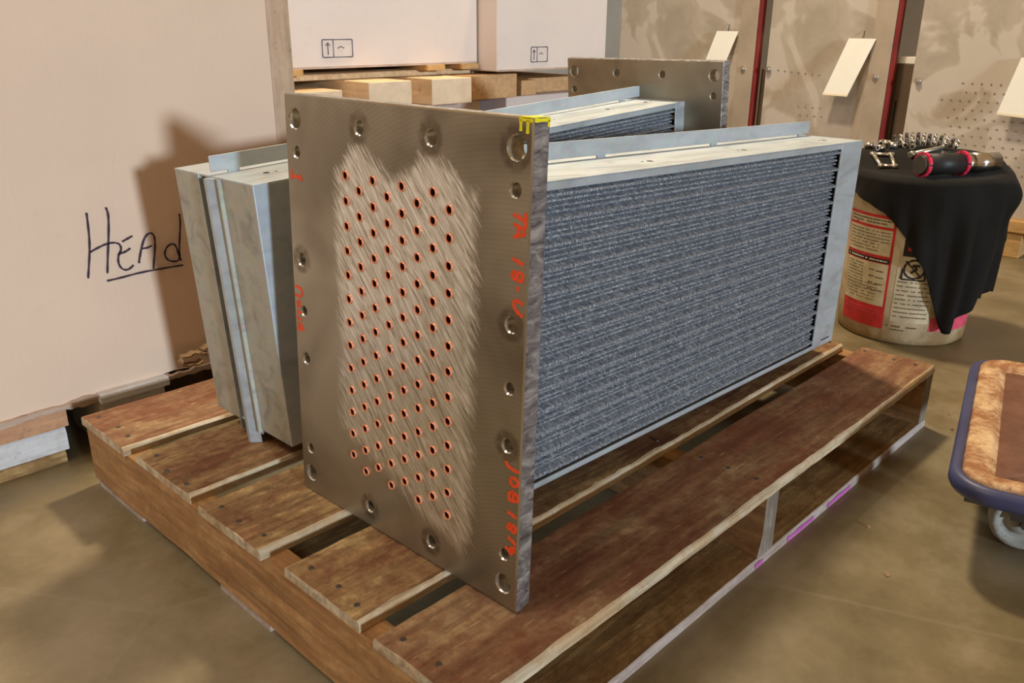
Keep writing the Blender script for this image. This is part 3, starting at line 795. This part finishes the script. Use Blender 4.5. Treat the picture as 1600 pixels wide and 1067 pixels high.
# ------------------------------------------------------------------ row of grey sheet-metal panels on skids
PX = 1.80
def wall_panels():
    specs = [('grey sheet metal panel at the far left, mostly behind the rear steel plate', 1.500, 2.26, []),
             ('grey sheet metal panel in the middle, with a red edge and painted film glare', .893, 1.440, [(1.29, .355)]),
             ('grey dimpled sheet metal panel on the right, above the black cloth', -.35, .800, [])]
    for k, (lab, y0, y1, _) in enumerate(specs):
        t = thing('metal_panel', lab, 'metal panel', (PX+.02, (y0+y1)/2, 0.0))
        bm = bmesh.new(); ny, nz = 24, 24; L = []
        for i in range(ny+1):
            y = y0+(y1-y0)*i/ny
            L.append([(PX+.0006*noise.noise(Vector((y*2, z_*2.2, k))), y, z_) for z_ in [1.0*j/nz for j in range(nz+1)]])
        ring_skin(bm, L, False)
        bx(bm, PX+.004, PX+.035, y0, y1, 0, 1.0)
        obj('sheet', bm, M['panel'], t)
        if k < 2:
            obj('red_edge', box(PX-.006, PX+.035, y0-.012, y0-.0005, 0, 1.0, .001), M['red_edge'], t)
            obj('side_strip', box(PX-.008, PX-.0035, y0+.002, y0+.085, 0, 1.0, .001), M['panel_strip'], t)
        sides = [(y0+.052, .493)] if k == 1 else ([(.774, .486)] if k == 2 else [(y0+.05, .50)])
        if k == 1: sides.append((1.425, .503))
        for y, z in sides:
            for zz in (z, z-.34):
                bm = cyl(bmesh.new(), (PX-.006, y, zz), (PX-.014, y, zz), .0125, .0125, 12)
                cyl(bm, (PX-.014, y, zz), (PX-.020, y, zz), .0085, .006, 6)
                obj('bolt', bm, M['chrome_soft'], t)
        pb = bmesh.new()
        def dim(y, z): cyl(pb, (PX-.0013, y, z), (PX+.001, y, z), .0040, n=8)
        if k == 2:
            for r in range(13):
                for c in range(34):
                    y = .74-c*.0335+(.0167 if r % 2 else 0); z = .485-r*.0325
                    inside = (y < .70-.06*abs(math.sin(r*1.7))) and not (r in (0, 1) and y > .62) and noise.noise(Vector((y*3, z*3, 8))) > -.38
                    if inside: dim(y, z)
        if k == 1:
            for r in range(2):
                for c in range(4): dim(1.265-c*.033-(r*.012), .352-r*.035)
            for c in range(7): dim(1.38-c*.032, .500-.002*c)
        if len(pb.verts): obj('dimple', pb, M['perf'], t, kind='stuff')
        else: pb.free()
    for k, (lab, y0, y1) in enumerate((('wooden skid under the dimpled grey panel', -.35, .80), ('wooden skid under the grey panel with painted film glare', .88, 1.44), ('wooden skid under the far left grey panel', 1.49, 2.26))):
        t = thing('wooden_skid', lab, 'skid', (PX, (y0+y1)/2, FL))
        obj('skid_beam', box(PX-.05, PX+.05, y0, y1, -.045, -.0005, .003), M['skid'], t)
        for yb in (y0+.005, (y0+y1)/2+.06, y1-.13):
            obj('skid_block', box(PX-.035, PX+.05, yb, yb+.12, FL, -.0455, .003), M['skid'], t)
wall_panels()
def tags():
    for lab, pts, off in (('white card hanging on the middle grey panel', [(1.136, .413), (1.029, .412), (.962, .640), (1.075, .640)], .05),
                     ('white card with a cream edge hanging on the dimpled grey panel', [(.455, .382), (.300, .372), (.290, .60), (.418, .585)], .04),
                     ('white card hanging above the rear steel plate', [(1.736, .515), (1.628, .515), (1.590, .66), (1.70, .66)], .03)):
        t = thing('hanging_card', lab, 'tag', (PX-.01, pts[2][0], pts[2][1]))
        bm = bmesh.new(); z0 = min(p[1] for p in pts); z1 = max(p[1] for p in pts)
        def X(z): return PX-.012-off*(z1-z)/(z1-z0)
        ring_skin(bm, [[(X(z), y, z) for y, z in pts], [(X(z)-.0015, y, z) for y, z in pts]], True, True, True, 0, False)
        obj('card', bm, M['tag'], t)
        bm = bmesh.new(); a, b = pts[0], pts[1]
        ring_skin(bm, [[(X(z)-.0016, y, z) for y, z in ((a[0]-.001, a[1]+.001), (b[0]+.001, b[1]+.001), (b[0]-.002, b[1]+.010), (a[0]-.004, a[1]+.010))], [(X(z)-.0024, y, z) for y, z in ((a[0]-.001, a[1]+.001), (b[0]+.001, b[1]+.001), (b[0]-.002, b[1]+.010), (a[0]-.004, a[1]+.010))]], True, True, True, 0, False)
        obj('card_edge', bm, M['tag_edge'], t)
        my = (pts[2][0]+pts[3][0])/2
        obj('hanging_wire', cyl(bmesh.new(), (PX-.0125, my, z1-.006), (PX-.002, my, z1+.03), .0015, n=6), M['dark_steel'], t)
tags()
def gap_things():
    t = thing('brown_cabinet', 'dark brown sheet cabinet in the gap left of the dimpled panel', 'cabinet', (1.98, .85, FL))
    obj('cabinet_body', box(1.86, 2.15, .78, .905, FL, .545, .003), M['brown_box'], t)
    obj('cabinet_seam', box(1.8575, 1.8598, .868, .874, 0, .40), M['dark'], t)
    bm = box(1.862, 2.05, .805, .893, .5455, .572, .002)
    tag(obj('paper_stack', bm, M['tag'], origin=(1.95, .85, .5455)), 'small stack of white paper on the dark brown cabinet', 'paper')
    t = thing('brown_cabinet', 'dark brown sheet cabinet in the gap right of the far left panel', 'cabinet', (1.98, 1.46, FL))
    obj('cabinet_body', box(1.87, 2.15, 1.43, 1.50, FL, .50, .003), M['brown_box'], t)
    obj('cabinet_seam', box(1.8675, 1.8698, 1.462, 1.466, .1, .40), M['dark'], t)
    bm = bmesh.new(); cyl(bm, (1.90, 1.462, .5005), (1.90, 1.462, .66), .022, .022, 16); cyl(bm, (1.90, 1.462, .66), (1.90, 1.462, .664), .013, .013, 12)
    tag(obj('paper_roll', bm, M['tag_edge'], origin=(1.90, 1.462, .5005)), 'cream paper roll standing on the narrow brown cabinet', 'paper roll')
gap_things()

# ------------------------------------------------------------------ bucket, cloth and tools
BC = Vector((.637, .304, 0))
def br(z): return .171+(z-FL)*.055
def bpt(deg, z, h=0.0):
    a = R(deg); r = br(z)+h
    return (BC.x+r*math.cos(a), BC.y+r*math.sin(a), z)
def patch(bm, a0, a1, z0, z1, h, mi=0, n=None):
    n = n or max(2, int((a1-a0)/3)); L = []
    for i in range(n+1):
        a = a0+(a1-a0)*i/n
        L.append([bpt(a, z0, -.002), bpt(a, z0, h), bpt(a, z1, h), bpt(a, z1, -.002)])
    ring_skin(bm, L, True, True, True, mi, False)
def bucket():
    t = thing('bucket', 'dirty cream plastic bucket with a red bordered label, under a black cloth', 'bucket', (BC.x, BC.y, FL))
    bm = bmesh.new(); n = 64; L = []
    for z, h in ((FL+.004, -.030), (FL, -.006), (FL+.006, -.001), (FL+.02, 0), (.0, 0), (.15, 0), (.262, 0), (.265, .007), (.273, .007), (.276, 0), (.296, 0), (.300, .006), (.312, .006), (.315, .001)):
        ring = []
        for i in range(n):
            a = 360*i/n; jig = .0022*noise.noise(Vector((i*.55, 1, 2))) if z < FL+.01 else 0
            ring.append(bpt(a, z+(max(0, jig) if z > FL else 0), h+jig*.5))
        L.append(ring)
    ring_skin(bm, L, True, True, True)
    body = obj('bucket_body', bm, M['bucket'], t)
    def P(name, m, items, h, lab=None, kind=None):
        b = bmesh.new()
        for it in items: patch(b, *it, h)
        o = obj(name, b, m, t, kind=kind)
        if lab: o['label'] = lab
    P('label_frame', M['label_red'], [(137, 184.5, -.104, .213)], .0006, 'red label border')
    P('label_panel', M['label_cream'], [(138, 182.4, .183, .205)], .0011, 'cream text panel')
    P('label_panel', M['label_cream'], [(138, 182.4, .103, .175)], .0011, 'cream text panel')
    P('label_panel', M['label_cream'], [(138, 182.4, -.040, .080)], .0011, 'cream text panel')
    P('label_band', M['label_black'], [(137, 183, .0825, .0945)], .0012, 'black heading band')
    P('label_panel', M['label_white'], [(190, 222, -.076, .183)], .0006, 'off-white text panel')
    P('label_band', M['label_pink'], [(224, 276, -.098, -.058), (236, 276, -.045, .012)], .0009, 'pink red lower band')
    rr = random.Random(5)
    def text(a0, a1, z, hgt, dens=.8, w=(.7, 2.4)):
        out = []; a = a0
        while a < a1:
            q = rr.uniform(*w)
            if rr.random() < dens: out.append((a, min(a+q, a1), z-hgt*.5*rr.uniform(.7, 1), z+hgt*.5*rr.uniform(.7, 1)))
            a += q+rr.uniform(.4, .8)
        return out
    it = []
    it += text(140, 180, .199, .0050, .95)+text(140, 177, .1905, .0050, .95)+text(140, 150, .185, .003)
    for k in range(7): it += text(140, 181 if k < 4 else 172, .167-k*.0088, .0036, .85, (.5, 1.6))
    for k in range(4): it += text(166, 171, .060-k*.0185, .0042, 1, (1.5, 2.4))+text(172.5, 179.5, .0585-k*.0185, .0042, 1, (2, 3))
    for k in range(12): it += text(140, 160 if k < 6 else 178-k*.4, .071-k*.0088, .0030, .85, (.5, 1.6))
    for k in range(9): it += text(192, 220, .040-k*.0125, .0034, .85, (.5, 1.8))
    it += text(188, 214, -.090, .004, .8)+text(192, 205, -.100, .003, .8)
    P('label_print', M['label_text'], it, .0016, 'small dark print', 'stuff')
    P('label_print', M['label_pink'], text(141, 180, -.055, .0030, .9, (.6, 1.6))+text(141, 180, -.064, .0030, .9, (.6, 1.6))+text(141, 152, .074, .003), .0010, 'small pink print', 'stuff')
    P('label_print', M['tag_edge'], text(140, 181, .0885, .0040, .9, (.8, 2.2)), .0016, 'pale print on the black band', 'stuff')
    # pictogram: dark mottled picture over a circled sign
    P('pictogram', M['label_black'], [(192.5, 218, .112, .158)], .0010, 'dark printed picture')
    P('pictogram', M['label_red'], [(196, 214, .128, .137), (199, 206, .142, .150)], .0013, 'red and cream patches of the picture')
    b = bmesh.new()
    def pl(u, v, h): return bpt(203+u/.184*57.3, .078+v, .0009+h)
    stroke(b, [(.026*math.cos(x*.4), .026*math.sin(x*.4)) for x in range(17)], .005, pl)
    stroke(b, [(-.024, .022), (.020, -.022)], .004, pl); stroke(b, [(-.006, .012), (.008, .002), (-.008, -.010)], .007, pl); stroke(b, [(.0, .012), (.012, .010)], .006, pl)
    stroke(b, [(-.030, -.030), (.030, -.030)], .004, pl); stroke(b, [(-.030, -.030), (-.028, .0)], .006, pl); stroke(b, [(.030, -.030), (.024, .012)], .004, pl)
    obj('pictogram', b, M['label_black'], t, label='circled warning sign')
bucket()
HEM = [(-60, .235), (-30, .245), (20, .25), (70, .25), (120, .262), (148, .262), (152, .257), (165, .243), (174, .226), (184.5, .198), (195, .158), (207, .10), (214, .05), (219, .0), (225, -.042), (231, -.088), (236, -.085), (244, -.063), (252, -.038), (256, -.025), (258, .006), (266, -.004), (274, .000), (280, .012), (284, .000), (286.5, .05), (289, .125), (297, .17), (300, .235)]
def hem(a):
    a = a % 360
    H = [(x % 360 if x >= 0 else x+360, z) for x, z in HEM]; H.sort()
    H = [(H[-1][0]-360, H[-1][1])]+H+[(H[0][0]+360, H[0][1])]
    for (a0, z0), (a1, z1) in zip(H, H[1:]):
        if a0 <= a <= a1: return z0+(z1-z0)*(a-a0)/(a1-a0+1e-9)
VD = Vector((math.cos(R(18.1)), math.sin(R(18.1))))
def ctop(x, y):
    s = ((x-BC.x)*VD.x+(y-BC.y)*VD.y)/.2
    f = max(0, min(1, (s+.45)/1.1)); f = f*f*(3-2*f)
    return .3185+.040*f
def cloth():
    bm = bmesh.new(); n = 220; rings = []
    for k in range(1, 13):
        f = k/12; r = .198*f
        ring = []
        for i in range(n):
            a = 2*math.pi*i/n; x, y = BC.x+r*math.cos(a), BC.y+r*math.sin(a)
            z = ctop(x, y)+.0016*noise.noise(Vector((x*22, y*22, 0)))
            if k == 12: z -= .003
            ring.append((x, y, z))
        rings.append(ring)
    m = 34
    for k in range(m+1):
        f = k/m; ring = []
        for i in range(n):
            d = 360*i/n; a = R(d); hz = hem(d)
            x, y = BC.x+.2*math.cos(a), BC.y+.2*math.sin(a); zt = ctop(x, y)-.010
            z = zt+(hz-zt)*f
            drop = zt-z
            g = min(1, drop/.18)
            fold = .5+.5*math.sin(R(d)*11+1.4*math.sin(R(d)*3)+1.2*f)
            fold2 = .5+.5*math.sin(R(d)*23+2.1+math.sin(f*3+R(d)*2))
            # a fuller swag on the right-hand side
            sw = math.exp(-((d-290)/16)**2)*(.034*math.exp(-((z-.265)/.05)**2)+.004)
            sw += math.exp(-((d-279)/9)**2)*.018*g
            sw += math.exp(-((d-150)/26)**2)*.012*g
            rr_ = br(min(z, .3))+0.0085+.021*g*fold**1.6+.010*g*fold2+sw
            if k == 0: rr_ = .203
            z2 = z-.006*fold*g*f
            ring.append((BC.x+rr_*math.cos(a), BC.y+rr_*math.sin(a), z2))
        rings.append(ring)
    V = ring_skin(bm, rings, True)
    c = bm.verts.new((BC.x, BC.y, ctop(BC.x, BC.y)))
    for i in range(n):
        f = bm.faces.new((c, V[0][i], V[0][(i+1) % n])); f.smooth = True
    bmesh.ops.recalc_face_normals(bm, faces=bm.faces)
    o = obj('black_cloth', bm, M['cloth'], origin=(BC.x, BC.y, .30))
    md = o.modifiers.new('thickness', 'SOLIDIFY'); md.thickness = .0022; md.offset = 1
    tag(o, 'black cloth draped over the bucket with hanging folds', 'cloth')
cloth()
def tools():
    # chunky ratchet tool
    p0, p1, p2 = Vector((.478, .267, .3525)), Vector((.595, .197, .3525)), Vector((.690, .148, .3525))
    t = thing('ratchet_tool', 'black handled ratchet tool with red rings and chrome barrel, lying on the cloth', 'tool', tuple(p0))
    d = (p1-p0).normalized()
    bm = cyl(bmesh.new(), p0, p0+d*.018, .026, .029, 24); cyl(bm, p0+d*.018, p1, .029, .0265, 24)
    obj('grip', bm, M['black_rubber'], t)
    bm = cyl(bmesh.new(), p0-d*.0035, p0+d*.002, .024, .025, 24)
    obj('end_cap', bm, M['dark_steel'], t, label='dark end cap')
    for q, nm in ((p0+d*.004, 0), (p1-d*.012, 1)):
        bm = bmesh.new()
        for i in range(8):
            a0 = 2*math.pi*(i+.09)/8; a1 = 2*math.pi*(i+.91)/8
            u = d.orthogonal().normalized(); v = d.cross(u); L = []
            for j in range(6):
                a = a0+(a1-a0)*j/5; o_ = u*math.cos(a)+v*math.sin(a)
                L.append([q+o_*.0265, q+o_*.0325, q+d*.008+o_*.0325, q+d*.008+o_*.0265])
            ring_skin(bm, L, True, True, True, 0, False)
        obj('trim_ring', bm, M['red_rubber'], t, label='red segmented ring')
    e = (p2-p1).normalized()
    bm = cyl(bmesh.new(), p1-e*.002, p1+e*.02, .020, .0265, 24); cyl(bm, p1+e*.02, p2, .0265, .0265, 24)
    obj('barrel', bm, M['chrome'], t)
    obj('square_drive', cyl(bmesh.new(), p2, p2+e*.012, .0085, .0085, 4), M['chrome_soft'], t)
    left = Vector((-.31, .95, 0)); deep = Vector((.95, .31, 0))
    # socket rail with standing sockets
    c0 = Vector((.745, .352, 0)); 
    t = thing('socket_rail', 'curved rail of standing chrome sockets at the back of the cloth', 'tool', (c0.x, c0.y, .352))
    pts = []
    for i in range(12):
        s = (i-5.5)/5.5; p = c0-left*(.075*s)+deep*(.020*(1-s*s)); pts.append(Vector((p.x, p.y, ctop(p.x, p.y)+.004)))
    L = [[p-deep*.009, p-deep*.009+Vector((0, 0, .005)), p+deep*.009+Vector((0, 0, .005)), p+deep*.009] for p in pts]
    bm = bmesh.new(); ring_skin(bm, L, True, True, True, 0, False); obj('rail', bm, M['dark_steel'], t)
    for i, p in enumerate(pts):
        bs = p+Vector((0, 0, .0052)); h = [.022, .024, .026, .027, .028, .028, .026, .026, .024, .022, .020, .018][i]*1.25
        tl = -left*.004*((i-5.5)/3)
        bm = cyl(bmesh.new(), bs, bs+tl+Vector((0, 0, h*.62)), .0062, .0062, 12); cyl(bm, bs+tl+Vector((0, 0, h*.62)), bs+tl*1.5+Vector((0, 0, h)), .0050, .0050, 12)
        q = bs+tl*1.5+Vector((0, 0, h+.0001)); cyl(bm, q, q+Vector((0, 0, .0006)), .0034, .0034, 6, mi=1)
        obj('socket', bm, [M['chrome' if i % 2 else 'dark_steel'], M['dark']], t)
    # loose sockets in a heap
    for i, (a, b, r, h, ang) in enumerate(((-.030, .0, .009, .024, 20), (-.008, .006, .010, .026, 70), (.014, -.002, .009, .022, 130), (.036, .004, .0085, .024, 40), (-.050, -.014, .008, .022, 100), (-.018, -.030, .0085, .022, 150), (.055, -.006, .008, .020, 10))):
        p = Vector((.70, .43, 0))-left*a+deep*b; z = ctop(p.x, p.y)+r+.003
        dv = Vector((math.cos(R(ang)), math.sin(R(ang)), 0))
        bm = cyl(bmesh.new(), Vector((p.x, p.y, z)), Vector((p.x, p.y, z))+dv*h, r, r, 14)
        cyl(bm, Vector((p.x, p.y, z))-dv*.0005, Vector((p.x, p.y, z))+dv*.0001, r*.6, r*.6, 6, mi=1); cyl(bm, Vector((p.x, p.y, z))+dv*h, Vector((p.x, p.y, z))+dv*(h+.0005), r*.6, r*.6, 6, mi=1)
        tag(obj('loose_socket', bm, [M['chrome' if i % 2 else 'chrome_soft'], M['dark']], origin=(p.x, p.y, z)), 'loose chrome socket lying on the cloth left of the socket rail', 'socket', 'loose sockets on the black cloth')
    # open rectangular bracket
    c = Vector((.600, .398, 0)); z = ctop(c.x, c.y)+.004
    bm = bmesh.new()
    cs = [c+left*.042+deep*.03, c-left*.006+deep*.034, c-left*.022-deep*.05, c+left*.012-deep*.055]
    cs = [Vector((q.x, q.y, ctop(q.x, q.y)+.008)) for q in cs]
    for a, b in zip(cs, cs[1:]+cs[:1]): cyl(bm, a, b, .0052, .0052, 8)
    for q in cs: cyl(bm, q-Vector((0, 0, .0062)), q+Vector((0, 0, .0062)), .0085, .0085, 10)
    tag(obj('linked_bracket', bm, M['chrome_soft'], origin=(c.x, c.y, z)), 'open four sided steel linkage left of the ratchet tool', 'tool')
    # flat wrench
    a = Vector((.600, .290, .341)); b = Vector((.752, .292, .3555))
    bm = bmesh.new(); dd = (b-a).normalized(); sd = Vector((-dd.y, dd.x, 0))
    L = []
    for f, wd in ((0, .013), (.12, .012), (.2, .006), (.82, .006), (.9, .012), (1, .011)):
        p = a.lerp(b, f); L.append([p-sd*wd, p-sd*wd+Vector((0, 0, .005)), p+sd*wd+Vector((0, 0, .005)), p+sd*wd])
    ring_skin(bm, L, True, True, True, 0, False)
    cyl(bm, b-dd*.004+Vector((0, 0, .0045)), b-dd*.004+Vector((0, 0, .0066)), .0062, .0062, 4, mi=1)
    tag(obj('wrench', bm, [M['chrome'], M['dark']], origin=tuple(a)), 'bright flat wrench with a square hole behind the ratchet tool', 'wrench')
    # grey extension lying flat towards the left
    p = Vector((.66, .35, ctop(.66, .35)+.011)); q = Vector((.80, .30, ctop(.80, .30)+.011))
    bm = cyl(bmesh.new(), p, q, .0068, .0068, 12); cyl(bm, p, p+(p-q).normalized()*.016, .0095, .0095, 12)
    tag(obj('extension_bar', bm, M['chrome_soft'], origin=tuple(p)), 'round steel extension bar in front of the socket rail', 'tool')
tools()

# ------------------------------------------------------------------ cart on casters
def cart():
    yaw = R(13.9); LEN, WID = .660, .46
    t = thing('platform_cart', 'low cart with rust-stained cream deck and blue rubber bumper', 'cart', (-.552, -.202, FL), (0, 0, yaw))
    # local frame: x along the left side to the back, -y across to the right
    def rr(inset, z, rad=.075):
        r = max(rad-inset, .008); P = []
        for cx_, cy_, a0 in ((LEN-inset-r, -inset-r, 0), (inset+r, -inset-r, 90), (inset+r, -WID+inset+r, 180), (LEN-inset-r, -WID+inset+r, 270)):
            for k in range(9):
                a = R(a0+90*k/8); P.append((cx_+r*math.cos(a), cy_+r*math.sin(a), z))
        return P
    Z = -FL      # local z of world zero
    def part(n, bm, m, par=t, **k): return obj(n, bm, m, par, world=False, **k)
    bm = bmesh.new()
    ring_skin(bm, [rr(.016, Z-.016), rr(.004, Z-.012), rr(0, Z-.004), rr(.0, Z+.006), rr(.004, Z+.014), rr(.012, Z+.0175), rr(.020, Z+.014), rr(.021, Z+.0)], True)
    part('bumper', bm, M['blue'])
    bm = bmesh.new()
    ring_skin(bm, [rr(.0185, Z-.014), rr(.0185, Z+.016), rr(.022, Z+.021), rr(.028, Z+.022), rr(.054, Z+.020), rr(.060, Z+.016), rr(.068, Z+.009)], True)
    part('deck_rim', bm, M['cart_rim'])
    bm = bmesh.new()
    ring_skin(bm, [rr(.066, Z+.0075), rr(.066, Z+.0095), rr(.14, Z+.0092)], True, False, True)
    part('deck_panel', bm, M['cart_deck'])
    part('underframe', box(.03, LEN-.03, -WID+.03, -.03, Z-.024, Z-.010), M['dark_steel'])
    for i, (x, y) in enumerate(((.150, -.125), (.150, -WID+.10), (LEN-.10, -.10), (LEN-.10, -WID+.10))):
        c = bpy.data.objects.new('caster', None)
        ax = Vector((1, .10, 0)).normalized(); wv = Vector((x, y, .052)); r = .052
        bm = bmesh.new(); prof = [(-.016, .010), (-.017, .020), (-.010, .024), (-.012, .036), (-.018, .040), (-.018, .047), (-.011, .052), (.011, .052), (.018, .047), (.018, .040), (.012, .036), (.010, .024), (.017, .020), (.016, .010)]
        u = Vector((0, 0, 1)); v = ax.cross(u); L = []
        for h, q in prof: L.append([wv+ax*h+(u*math.cos(2*math.pi*k/32)+v*math.sin(2*math.pi*k/32))*q for k in range(32)])
        ring_skin(bm, L, True, True, True)
        wh = part('wheel', bm, M['grey_wheel'])
        part('axle_nut', cyl(bmesh.new(), wv-ax*.026, wv+ax*.026, .007, .007, 6), M['dark_steel'], wh)
        bm = bmesh.new()
        bx(bm, x-.025, x-.021, y-.020, y+.020, .045, Z-.025); bx(bm, x+.021, x+.025, y-.020, y+.020, .045, Z-.025); bx(bm, x-.030, x+.030, y-.030, y+.030, Z-.030, Z-.024)
        bmesh.ops.translate(bm, vec=(0, 0, .012), verts=[v_ for v_ in bm.verts if v_.co.z < .06])
        part('caster_fork', bm, M['dark_steel'])
cart()

# ------------------------------------------------------------------ specks on the floor
def chips():
    for x, y, lab in LITTER:
        bm = bmesh.new(); n = 7; r = random.uniform(.003, .006)
        L = [[(x+r*(1+.5*noise.noise(Vector((i, x*9, q))))*math.cos(2*math.pi*i/n)*s, y+r*(1+.4*noise.noise(Vector((i, y*9, q+3))))*math.sin(2*math.pi*i/n)*s, FL+z) for i in range(n)] for q, (z, s) in enumerate(((0, 1), (.002, .9), (.0035, .45)))]
        ring_skin(bm, L, True, True, True, 0, False)
        tag(obj('wood_chip', bm, M['litter'], origin=(x, y, FL)), lab, 'wood chip', 'wood chips on the floor')
LITTER = [(-1.62, .93, 'tiny wood chip on the floor left of the brown pallet'), (-.62, -.16, 'tiny wood chip on the floor in front of the middle stringer of the brown pallet'),
          (-.50, -.08, 'tiny wood chip on the floor nearest the magenta paint dashes'), (.02, -.05, 'tiny wood chip on the floor between the pallet corner and the cart'), (.10, -.02, 'tiny wood chip on the floor behind the far corner of the cart')]
chips()
